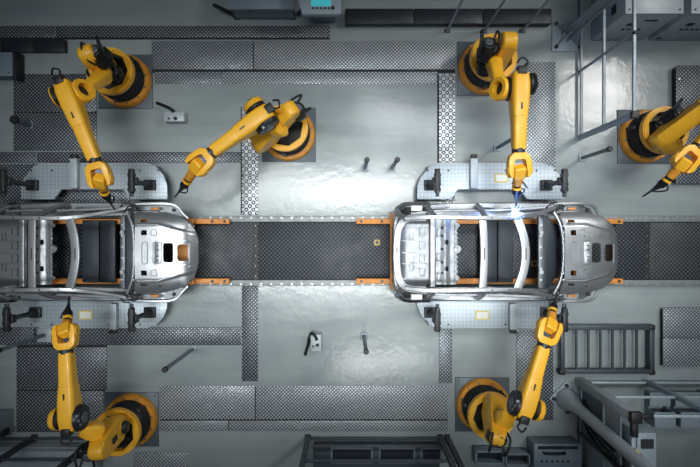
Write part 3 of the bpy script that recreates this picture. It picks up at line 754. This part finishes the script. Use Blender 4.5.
    bm = BM(); q = frame(du) @ Vector((0, 1, 0)); tube(bm, [p0+du*.05+q*.06, p0+du*.25+q*.13+Z*.04, p0+du*.5+q*.06, p0+du*.6], .012); obj('tool_hose', bm, 'black', to)
    # motors with their hoses
    for (mx, my, mh, ln) in motors:
        q = P(mx, my, mh); ddv = (-dh*.45+Z).normalized()
        bm = BM(); cyl(bm, q-ddv*ln, q, .135, .125, 20, .012)
        for k in range(5): s = -ln*.85+k*ln*.14; cyl(bm, q+ddv*s, q+ddv*(s+.02), .145, seg=20)
        mo = obj('drive_motor', bm, 'black', t)
        bm = BM(); box(bm, q-ddv*ln*.45+lat*.13, (.16, .10, .20), frame(dh), .015); obj('terminal_box', bm, 'black', mo)
        bm = BM(); cyl(bm, q, q+ddv*.025, .075, .066, 18, .006); obj('motor_cap', bm, 'motorgrey', mo)
        for k in range(2):
            s = lat*(.11-.22*k); bm = BM()
            tube(bm, [q+s*.6-ddv*.04, q+s*1.2-dh*.17+Z*.03, q+s*1.4-dh*.04+Z*.08, q+s*1.4+dh*.12+Z*.02, q+s*1.1+dh*.17-Z*.14], .020); obj('motor_hose', bm, 'black', mo)
    return t
robot((126, 82), 'yellow robot at the upper left with its forearm reaching down to the left car', 'square dark plate under the upper left robot',
      (107, 68), (89, 54), (83, 91), (68, 93), (95, 160), (99, 172), (104, 191), (115, 210), True,
      [(94, 50, 1.60, .34), (108, 70, 1.15, .25)], True, knob=.025, arm0=(106, 75, 1.15))
robot((289, 135), 'yellow robot above the gap between the cars, forearm pointing down left', 'square dark plate under the robot above the gap between the cars',
      (262, 140), (291, 113), (272, 127), (262, 117), (213, 152), (201, 163), (188, 180), (175, 197), False,
      [(298, 108, 1.40, .2)], True, hs=(.95, 1.60, 1.62, 1.85, 1.85, 1.8, 1.62, 1.1), arm0=(280, 129, 1.4))
robot((484, 69), 'yellow robot at the upper middle holding its tool at the blue spark', 'square dark plate under the upper middle robot',
      (500, 60), (505, 41), (500, 89), (519, 84), (518.5, 150), (518.5, 166), (517, 186), (516, 206), True,
      [(489, 42, 1.60, .36), (487, 62, 1.10, .25)], False, knob=.05, arm0=(493, 60, 1.2))
robot((644, 137), 'yellow robot at the right edge with its elbow outside the frame', 'square dark plate under the right hand robot',
      (664, 138), (706, 104), (728, 92), (738, 104), (698, 147), (685, 160), (668, 179), (642, 197), False,
      [(680, 112, 1.15, .3)], True, hs=(.95, 1.55, 1.75, 1.85, 1.85, 1.8, 1.65, 1.3), arm0=(706, 104, 1.55))
robot((132, 419), 'yellow robot at the lower left with its forearm pointing straight up', 'square dark plate under the lower left robot',
      (108, 428), (107, 450), (80, 430), (70.5, 418), (66.5, 352), (67, 340), (67.5, 320), (69, 296), False,
      [(87, 457, 1.55, .26)], True, hs=(.95, 1.60, 1.62, 1.85, 1.85, 1.8, 1.65, 1.15), arm0=(98, 431, 1.45))
robot((482, 404), 'yellow robot at the lower middle with its forearm slanting up right', 'square dark plate under the lower middle robot',
      (500, 408), (488, 434), (508, 416), (524.5, 406), (543, 346), (547, 332), (552, 312), (557, 294), False,
      [(499, 443, 1.60, .26)], True, hs=(.95, 1.50, 1.62, 1.85, 1.85, 1.8, 1.62, 1.2), arm0=(503, 420, 1.45))

# ------------------------------------------------------------------ welding spark
p = P(515, 213, 1.42)
t = thing('welding_spark', 'bright blue white welding spark at the tool tip on the right car body', 'spark', p)
bm = BM(); bmesh.ops.create_icosphere(bm, subdivisions=2, radius=.055); bm.transform(Matrix.Translation(p)); obj('spark_core', bm, 'spark', t)
bm = BM()
for k in range(34):
    a = random.uniform(0, 2*PI); e = random.uniform(-.3, 1.0); l = random.uniform(.07, .18)
    d = Vector((math.cos(a)*math.cos(e), math.sin(a)*math.cos(e), math.sin(e))); cyl(bm, d*.02, d*l, .006, .001, 5)
bm.transform(Matrix.Translation(p)); o = obj('spark_rays', bm, 'ray', t); o['kind'] = 'stuff'
l = bpy.data.lights.new('spark_light', 'POINT'); l.energy = 22; l.color = (.12, .32, 1); l.shadow_soft_size = .05
o = bpy.data.objects.new('spark_light', l); o.location = p+Vector((0, 0, .10)); C.objects.link(o)

# ------------------------------------------------------------------ floor posts and boxes
def post(px, py, h, lb, r=.036, plate=False):
    p = P(px, py); t = thing('floor_post', lb, 'post', (p.x, p.y, 0), 'slim floor posts')
    bm = BM(); w = .14 if plate else .07; bx(bm, p.x-w, p.x+w, p.y-w, p.y+w, 0, .03, .006); obj('foot', bm, 'lightgrey' if plate else 'cabinet', t)
    bm = BM(); cyl(bm, (p.x, p.y, .03), (p.x, p.y, h-.06), r, seg=16); obj('pole', bm, 'cabinet2', t)
    bm = BM(); cyl(bm, (p.x, p.y, h-.07), (p.x, p.y, h), r*1.35, seg=16, bev=.01); obj('cap', bm, 'black', t)
zz = 1.2
post(365, 168, 1.15, 'left of the two short posts on the open floor above the gap')
post(392, 168, 1.15, 'right of the two short posts on the open floor above the gap')
post(364, 336, 1.35, 'post on the open floor below the gap right of the white box')
post(193, 349, 1.55, 'post slanting left below the left car beside the tread strip')
post(45, 335, 1.35, 'post with a square foot plate on the strip at the lower left', .036, True)
post(582, 158, 1.10, 'post between the right car and the right hand robot')
post(497, 148, 1.10, 'post partly hidden behind the forearm of the upper middle robot')
post(30, 125, .5, 'short post on the dark tread plate at the left edge', .06)
def jbox(px, py, lb, hose, w, d):
    p = P(px, py, .2); t = thing('junction_box', lb, 'junction box', (p.x, p.y, 0), 'small floor boxes')
    bm = BM(); bx(bm, p.x-w, p.x+w, p.y-d, p.y+d, 0, .2, .02); b = obj('housing', bm, 'lightgrey', t)
    bm = BM(); cyl(bm, (p.x+.03, p.y-.04, .2), (p.x+.03, p.y-.04, .225), .035, seg=14); cyl(bm, (p.x-w*.5, p.y-d*.4, .2), (p.x-w*.5, p.y-d*.4, .22), .022, seg=10); obj('knob', bm, 'black', b)
    bm = BM(); tube(bm, [P(x, y, h) for x, y, h in hose], .03); obj('hose', bm, 'black', t)
jbox(174, 116.5, 'pale box with a black hose right of the upper left robot', [(157, 103, .05), (162, 105, .12), (169, 108, .16), (174, 112, .2)], .20, .10)
jbox(316, 343, 'pale box with a black hose on the floor below the gap', [(305, 355, .02), (308, 345, .08), (311, 334, .18), (315, 336, .22), (317, 340, .2)], .11, .17)

# ------------------------------------------------------------------ safety fences
def fence(name, lb, posts, rails, h=2.0, r=.045, rr=.024, mat='fence'):
    c = P(*posts[0]); t = thing('safety_fence', lb, 'fence', (c.x, c.y, 0))
    for q in posts:
        p = P(*q[:2]); hh = h; r = q[2] if len(q) > 2 else .045
        bm = BM(); bx(bm, p.x-r, p.x+r, p.y-r, p.y+r, 0, hh-.06, .008); bx(bm, p.x-.06, p.x+.06, p.y-.06, p.y+.06, 0, .02)
        o = obj('fence_post', bm, mat, t)
        bm = BM(); bx(bm, p.x-r*1.3, p.x+r*1.3, p.y-r*1.3, p.y+r*1.3, hh-.08, hh, .01); obj('post_cap', bm, 'black', o)
    for (a, b, z) in rails:
        a = P(*a); b = P(*b); a.z = b.z = z
        bm = BM(); d = b-a; box(bm, (a+b)/2, (d.length, rr*2, rr*2), frame(d), .006); obj('fence_rail', bm, mat, t)
    return t
x5 = 579
fence('a', 'grey post and rail safety fence at the upper right, left of the cabinets', [(x5, 138), (x5, 72, .02), (x5, 2, .02)],
      [((x5, 138), (x5, -30), .10), ((x5, 138), (x5, -30), .98), ((x5, 138), (x5, -30), 1.94)])
fence('b', 'grey rail fence at the lower right in front of the two benches', [(645, 381), (720, 381)],
      [((582, 381), (760, 381), .10), ((582, 381), (760, 381), .98), ((582, 381), (760, 381), 1.92)])
fence('c', 'dark rail fence across the bottom left corner', [(35, 437), (97, 438), (-30, 438)],
      [((-60, 438), (102, 437), .08), ((-60, 437), (102, 437), 1.0), ((-60, 437), (102, 437), 1.9)], mat='grate')
fence('d', 'rail fence at the bottom middle with dark windows behind it', [(308, 437), (440, 437), (447, 437)],
      [((308, 437), (447, 437), .08), ((308, 437), (447, 437), 1.05), ((308, 437), (447, 437), 1.9)], mat='grate')
# machine guard with panels at the lower right, running away from the corner post
t = thing('guard_panel_wall', 'tall panelled machine guard with hoses behind the slanting column at the lower right', 'machine guard', P(579, 400))
xg = P(579, 0).x; y0 = P(0, 381).y; y1 = -6.2
bm = BM(); bx(bm, xg-.08, xg+.08, y0-.08, y0+.08, 0, 2.0, .01); o = obj('corner_post', bm, 'lightgrey', t)
bm = BM(); bx(bm, xg-.09, xg+.09, y0-.09, y0+.09, 1.93, 2.03, .01); bx(bm, xg+.05, xg+.30, y0-.04, y0+.04, 1.90, 1.98, .01); bx(bm, xg-.06, xg+.04, y0-.32, y0-.06, 1.92, 2.0, .01); obj('corner_cap', bm, 'black', o)
for yy in (-3.95, -4.55, -5.4):
    bm = BM(); bx(bm, xg-.04, xg+.04, yy-.04, yy+.04, 0, 1.95, .006); obj('upright', bm, 'grate', t)
for z in (.12, 1.0, 1.9):
    bm = BM(); bx(bm, xg-.035, xg+.035, y1, y0, z-.035, z+.035, .006); obj('guard_rail', bm, 'fence', t)
for a, b, z0, z1, mt in ((-3.93, -3.04, .15, .95, 'cabinet2'), (-3.92, -3.04, 1.04, 1.55, 'lightgrey'), (-4.53, -3.97, .15, .95, 'cabinet'), (-4.53, -3.97, 1.05, 1.86, 'lightgrey'), (-5.38, -4.57, 1.05, 1.86, 'lightgrey'), (-5.38, -4.57, .15, .95, 'navy')):
    bm = BM(); bx(bm, xg-.012, xg+.012, a, b, z0, z1); o = obj('infill_panel', bm, mt, t)
    if mt == 'lightgrey':
        bm = BM(); cyl(bm, (xg-.02, (a+b)/2, 1.2), (xg-.012, (a+b)/2, 1.2), .04, seg=12); obj('panel_lock', bm, 'black', o)
bm = BM(); cyl(bm, (xg-.022, -4.2, 1.55), (xg-.012, -4.2, 1.55), .05, seg=14); obj('yellow_badge', bm, 'labelyellow', t)
for k in range(4):
    bm = BM(); yy = -3.25-.12*k; tube(bm, [(xg-.05, yy, .3), (xg-.14, yy-.1, .7), (xg-.16, yy-.2, 1.1), (xg-.06, yy-.35, 1.4+.05*k)], .032); obj('hose', bm, 'black', t)
t = thing('control_cabinet', 'pale upright cabinet standing behind the machine guard at the lower right', 'cabinet', (xg+.35, -4.7, 0))
bm = BM(); bx(bm, xg+.10, xg+.42, -6.2, -3.25, 0, 1.85, .02); o = obj('cabinet_body', bm, 'cabinet', t)
bm = BM(); bx(bm, xg+.16, xg+.36, -3.5, -3.35, 1.85, 1.87); obj('cable_gland', bm, 'darkmetal', o)
t = thing('signal_lever', 'small red and yellow signal lever on top of the guard at the lower right', 'signal light', P(638, 455, 1.92))
a = P(634, 449, 1.92); b = P(642, 460, 1.94)
bm = BM(); cyl(bm, P(631, 444, 1.90), a, .022, seg=10); obj('stem', bm, 'black', t)
bm = BM(); cyl(bm, a, (a+b)/2, .04, seg=14); obj('yellow_band', bm, 'labelyellow', t)
bm = BM(); cyl(bm, (a+b)/2, b, .05, .055, seg=14, bev=.01); obj('red_head', bm, 'red', t)

# ------------------------------------------------------------------ steel columns
def column(px, py, lb, h, ang, flare, lean=(0, 0)):
    p = P(px, py); t = thing('steel_column', lb, 'column', (p.x, p.y, 0))
    R = Matrix.Rotation(ang, 3, 'Z')
    bm = BM()
    if not flare: box(bm, (p.x, p.y, .015), (.62, .62, .03), None, .01); b = obj('base_plate', bm, 'cabinet', t)
    else: box(bm, (p.x, p.y, .015), (.50, .50, .03), R, .01); b = obj('base_plate', bm, 'cabinet', t)
    bm = BM()
    for a in (-.23, .23):
        for c in (-.23, .23):
            if flare: q = R @ Vector((a*.8, c*.8, 0))
            else: q = Vector((a, c, 0))
            cyl(bm, (p.x+q.x, p.y+q.y, .03), (p.x+q.x, p.y+q.y, .07), .04, seg=6)
    obj('anchor_bolts', bm, 'black', b)
    bm = BM(); top = Vector((p.x+lean[0], p.y+lean[1], h)); bot = Vector((p.x, p.y, .03))
    if flare:
        prof = [(0, .22), (.10, .22), (.35, .13), (.6, .105), (h, .10)]
        lathe(bm, bot, top-bot, prof, 20)
        obj('shaft', bm, 'lightgrey', t)
    else:
        for q, s in ((Vector((0, .085, 0)), (.18, .025)), (Vector((0, -.085, 0)), (.18, .025)), (Vector(), (.025, .15))):
            w = R @ q; box(bm, (p.x+w.x, p.y+w.y, .03+h/2), (s[0], s[1], h), R)
        obj('shaft', bm, 'cabinet', t)
        for q, yaw in ((Vector((.09, 0, 0)), 0), (Vector((-.09, 0, 0)), PI), (Vector((0, .10, 0)), PI/2), (Vector((0, -.10, 0)), -PI/2)):
            w = R @ q; bm = BM(); Rr = Matrix.Rotation(ang+yaw, 3, 'Z') @ Matrix.Rotation(PI/2, 3, 'X')
            prism(bm, [(0, 0), (.16, 0), (.16, .05), (.02, .35), (0, .35)], Rr, Vector((p.x+w.x, p.y+w.y, .03)), -.012, .012)
            obj('gusset', bm, 'cabinet', t)
column(567, 36, 'steel column with bolted square base plate at the upper right', 3.2, .75, False)
column(566, 398, 'round grey column with flared foot at the lower right', 3.4, .8, True, (.10, -.25))

# ------------------------------------------------------------------ cabinets along the upper edge
def cabinet(x0, y0, x1, y1, h, lb, mt='cabinet', name='control_cabinet', detail=True):
    c = ((x0+x1)/2, (y0+y1)/2, 0); t = thing(name, lb, 'cabinet', c)
    bm = BM(); bx(bm, x0, x1, y0, y1, .015, h, .015); o = obj('cabinet_body', bm, mt, t)
    if detail:
        bm = BM(); bx(bm, x0-.01, x1+.01, y0-.01, y1+.01, h, h+.02, .006); obj('cabinet_lid', bm, mt, t)
        bm = BM()
        for x in (x0+.06, x1-.06): cyl(bm, (x, y0+.06, h+.02), (x, y0+.06, h+.032), .016, seg=8)
        obj('lid_screws', bm, 'black', o)
    return t, o
def front_marks(x, o):
    for nm, q in [('vent_slot', (x+.1*k, x+.1*k+.05, .55, .60)) for k in range(4)] + [('door_lock', (x-.02, x+.10, .75, .85)), ('label_slot', (x+.2, x+.44, .95, .99)), ('foot_hole', (x-.17, x-.10, .12, .18))]:
        bm = BM(); bx(bm, q[0], q[1], 3.835, 3.852, q[2], q[3], .004); obj(nm, bm, 'black', o)
t, o = cabinet(4.82, 3.85, 5.82, 5.4, 1.25, 'blue grey cabinet at the top right beside the rail fence', 'lightgrey')
front_marks(5.12, o)
bm = BM(); bx(bm, 4.805, 4.822, 4.0, 4.16, .80, .95, .006); obj('side_latch', bm, 'black', o)
t, o = cabinet(5.97, 3.85, 7.2, 5.4, 1.25, 'second blue grey cabinet in the top right corner', 'lightgrey')
front_marks(6.22, o)
bm = BM(); bx(bm, 5.955, 5.972, 4.0, 4.16, .80, .95, .006); obj('side_latch', bm, 'black', o)
# low table and console at the top
t = thing('work_bench', 'low dark steel bench at the top edge left of the screen console', 'bench', (-1.75, 4.6, 0))
bm = BM(); bx(bm, -2.3, -1.05, 4.22, 5.4, .52, .60, .01); obj('bench_top', bm, 'cabinet2', t)
bm = BM(); bx(bm, -2.25, -1.1, 4.26, 4.30, .10, .52); obj('front_panel', bm, 'cabinet2', t)
for x in (-2.26, -1.14):
    for y in (4.32, 5.3):
        bm = BM(); bx(bm, x-.05, x+.05, y-.05, y+.05, 0, .52); obj('leg', bm, 'darkmetal', t)
for x, xx in ((-2.3, -2.62), (-1.05, -.80)):
    bm = BM(); box(bm, ((x+xx)/2, 4.35, .28), (.50, .05, .06), Matrix.Rotation(math.atan2(-.5, xx-x), 3, 'Y')); obj('side_brace', bm, 'darkmetal', t)
t = thing('operator_console', 'grey operator console with a teal screen at the top edge', 'console', (-.60, 4.5, 0))
a = P(303, 14, .95); b = P(341, -16, .95)
bm = BM(); bx(bm, a.x+.12, b.x-.12, a.y+.24, b.y, 0, .85, .02); obj('pedestal', bm, 'cabinet2', t)
bm = BM(); prism(bm, [(a.x-.02, a.y), (b.x, a.y), (b.x, b.y), (a.x-.16, b.y)], Matrix.Identity(3), Vector(), .83, .95, .015); o = obj('console_top', bm, 'cabinet', t)
c0 = P(311, 6, .96); c1 = P(331, -12, .96)
bm = BM(); bx(bm, c0.x, c1.x, c0.y, c1.y, .95, .965); sc = obj('screen', bm, 'screen', o)
bm = BM()
for k in range(5): q = P(313+k*4, 8.3, .95); box(bm, q, (.04, .03, .03), None, .004)
q = P(333, 8, .95); cyl(bm, q, q+Vector((0, 0, .03)), .03, seg=12)
obj('buttons', bm, 'black', o)
# low dark boxes with lids along the upper edge
for x0, y0, x1, y1, h, lb in ((345, 9, 552, 23, .20, 'long low black box along the top edge behind the upper middle robot'),
                           (-30, 39.5, 65, 51.5, .10, 'low black box at the left edge above the upper left robot')):
    a = P(x0, y1, h); b = P(x1, y0, h); t = thing('dark_box', lb, 'cable duct', ((a.x+b.x)/2, (a.y+b.y)/2, 0))
    bm = BM(); bx(bm, a.x, b.x, a.y, b.y, 0, h-.02, .006); obj('box_body', bm, 'black', t)
    n = 3
    for k in range(n):
        w = (b.x-a.x)/n; bm = BM(); bx(bm, a.x+k*w+.008, a.x+(k+1)*w-.008, a.y-.01, b.y+.01, h-.02, h, .006); obj('box_lid', bm, 'navy', t)
for px, lb in ((447, 'left'), (484, 'middle'), (522, 'right')):
    p = P(px, 31); t = thing('cable_riser', {'left': 'thin grey riser pipe at the top edge left of the upper middle robot', 'middle': 'thin grey riser pipe straight behind the upper middle robot', 'right': 'thin grey riser pipe at the top edge right of the upper middle robot'}[lb], 'pipe', (p.x, p.y, 0), 'thin riser pipes')
    bm = BM(); cyl(bm, (p.x, p.y, .02), (p.x+.02, p.y+.02, 1.6), .022, seg=10); obj('pipe', bm, 'fence', t)
    bm = BM(); bx(bm, p.x-.06, p.x+.06, p.y-.045, p.y+.02, 0, .04, .006); obj('foot', bm, 'grate', t)
# left edge boxes
t, o = cabinet(-7.6, 3.06, -6.55, 3.50, .30, 'low grey cabinet at the left edge beside the upper left dark tread plate', 'cabinet2')
bm = BM(); bx(bm, -6.57, -6.50, 3.02, 3.55, .015, .26, .01); obj('bumper', bm, 'black', o)
t, o = cabinet(-7.6, -3.95, -6.72, -3.50, .45, 'low grey cabinet at the left edge beside the lower left robot', 'cabinet')
bm = BM(); bx(bm, -6.72, -6.66, -3.92, -3.80, .2, .40, .01); obj('plug_block', bm, 'black', o)
t, o = cabinet(-7.2, -5.6, -4.95, -4.17, .25, 'wide pale cabinet in the bottom left corner behind the rail fence', 'lightgrey')

# ------------------------------------------------------------------ bottom edge machinery
def tray(px, py, w, d, h, lb):
    p = P(px, py, h); t = thing('storage_bin', lb, 'bin', (p.x, p.y, 0), 'grey open bins')
    bm = BM(); bx(bm, p.x-w, p.x+w, p.y-d, p.y+d, 0, .04); obj('bin_floor', bm, 'navy', t)
    for a, b, c, e in ((-w, w, -d, -d+.03), (-w, w, d-.03, d), (-w, -w+.03, -d, d), (w-.03, w, -d, d)):
        bm = BM(); bx(bm, p.x+a, p.x+b, p.y+c, p.y+e, .04, h, .004); obj('bin_wall', bm, 'cabinet2', t)
t = thing('machine_window_unit', 'low machine housing with dark windows behind the bottom middle fence', 'machine', (.6, -4.6, 0))
bm = BM(); bx(bm, -.72, 1.76, -5.6, -4.14, 0, .20, .015); o = obj('housing', bm, 'grate', t)
for x0, x1 in ((-.38, .45), (.56, 1.28), (1.38, 1.80)):
    bm = BM(); bx(bm, x0, x1, -4.50, -4.19, .20, .215); w = obj('window_frame', bm, 'cabinet2', t)
    bm = BM(); bx(bm, x0+.04, x1-.04, -4.46, -4.23, .215, .22); obj('pane', bm, 'navy', w)
tray(490, 458, .28, .13, .30, 'left of the two grey open bins at the bottom edge below the lower middle robot')
tray(518, 460, .24, .12, .30, 'right of the two grey open bins at the bottom edge below the lower middle robot')
t = thing('robot_controller', 'dark controller box with black carry handles at the bottom edge right of the bins', 'controller', (4.0, -4.6, 0))
a = P(534, 475, .4); b = P(582, 444, .4)
bm = BM(); bx(bm, a.x, b.x, a.y, b.y, 0, .40, .02); o = obj('housing', bm, 'cabinet2', t)
bm = BM(); bx(bm, a.x+.08, b.x-.08, b.y-.10, b.y-.04, .40, .41); obj('vent_slot', bm, 'black', o)
for dx, dy in ((.18, .16), (.5, .48)):
    x = a.x+dx; y = b.y-dy
    bm = BM(); tube(bm, [(x, y, .40), (x+.02, y, .47), (x+.2, y, .49), (x+.38, y, .47), (x+.4, y, .40)], .022); obj('handle', bm, 'black', t)
bolts('socket', [(a.x+.15+.1*k, b.y-.33, .40) for k in range(6)], .02, .02, 'black', t)
# barred frame
h = .18; a = P(561, 374, h); b = P(655, 325, h)
t = thing('barred_frame', 'low dark barred rack with black corners below the nose of the right car', 'rack', ((a.x+b.x)/2, (a.y+b.y)/2, 0))
for nm, q in (('side_bar', (a.x, b.x, b.y-.10, b.y)), ('side_bar', (a.x, b.x, a.y, a.y+.09)), ('end_bar', (a.x, a.x+.08, a.y+.09, b.y-.10)), ('end_bar', (b.x-.10, b.x, a.y+.09, b.y-.10))):
    bm = BM(); bx(bm, *q, h-.09, h, .01); obj(nm, bm, 'grate', t)
for k in range(1, 7):
    x = a.x+.08+(b.x-a.x-.18)*k/7; bm = BM(); bx(bm, x-.018, x+.018, a.y+.09, b.y-.10, h-.06, h-.015); obj('bar', bm, 'grate', t)
for x in (a.x+.03, b.x-.05):
    for y in (a.y+.03, b.y-.05):
        bm = BM(); bx(bm, x-.055, x+.055, y-.05, y+.05, h-.10, h+.012, .01); o = obj('corner_block', bm, 'black', t)
        bm = BM(); bx(bm, x-.04, x+.04, y-.04, y+.04, 0, h-.10); obj('leg', bm, 'grate', t)
# two benches behind the lower right fence
for x0, x1, lb in ((655, 676, 'left open bench frame behind the lower right rail fence'), (681, 712, 'right open bench frame behind the lower right rail fence')):
    a = P(x0, 428, .35); b = P(x1, 395, .35); t = thing('step_bench', lb, 'bench', ((a.x+b.x)/2, (a.y+b.y)/2, 0), 'grey benches')
    bm = BM(); bx(bm, a.x, b.x, a.y, a.y+.30, .31, .35, .008); obj('bench_top', bm, 'cabinet', t)
    bm = BM(); bx(bm, a.x, b.x, a.y+.36, b.y, .15, .19, .008); obj('lower_step', bm, 'cabinet', t)
    for x in (a.x+.02, b.x-.02):
        bm = BM(); bx(bm, x-.02, x+.02, a.y, b.y, 0, .13); bx(bm, x-.02, x+.02, a.y, a.y+.30, .13, .31); obj('side_frame', bm, 'cabinet2', t)

# ------------------------------------------------------------------ light, world, camera
def area(name, loc, size, energy, target=None, col=(1, 1, 1), spread=180):
    l = bpy.data.lights.new(name, 'AREA'); l.shape = 'RECTANGLE'; l.size, l.size_y = size; l.energy = energy; l.color = col; l.spread = math.radians(spread)
    o = bpy.data.objects.new(name, l); o.location = loc; C.objects.link(o)
    d = Vector(target if target else (loc[0], loc[1], 0)) - Vector(loc); o.rotation_euler = d.to_track_quat('-Z', 'Y').to_euler()
area('ceiling_lamp_row', (.4, 1.9, 12.5), (14, 1.0), 88, (.4, 1.5, 0), (.95, .99, 1), 38)
area('ceiling_lamp_row', (.4, -1.8, 12.5), (14, 1.0), 100, (.4, -1.6, 0), (.95, .99, 1), 38)
area('high_bay_lamp', (10.6, 6.0, 12.0), (2.6, 2.6), 85, (1.0, -.2, 0), (1, .98, .94), 60)
area('ceiling_lamp_front', (1.5, -5.7, 12.0), (4, .5), 16, (1.0, 0, 0), (.97, 1, 1), 30)
area('ceiling_lamp_back', (2.5, 5.0, 12.0), (4, .5), 12, (1.5, 0, 0), (.95, .98, 1), 32)
w = bpy.data.worlds.new('hall'); S.world = w; w.use_nodes = True
w.node_tree.nodes['Background'].inputs[0].default_value = (.60, .74, .86, 1)
w.node_tree.nodes['Background'].inputs[1].default_value = .08
cam = bpy.data.cameras.new('camera'); cam.sensor_fit = 'HORIZONTAL'; cam.sensor_width = 36; cam.lens = 36*F/700
co = bpy.data.objects.new('camera', cam); co.location = (0, 0, H); co.rotation_euler = (0, 0, 0); C.objects.link(co); S.camera = co
S.view_settings.view_transform = 'Standard'; S.view_settings.look = 'None'; S.view_settings.gamma = 1; S.view_settings.use_curve_mapping = False
S.view_settings.exposure = .12
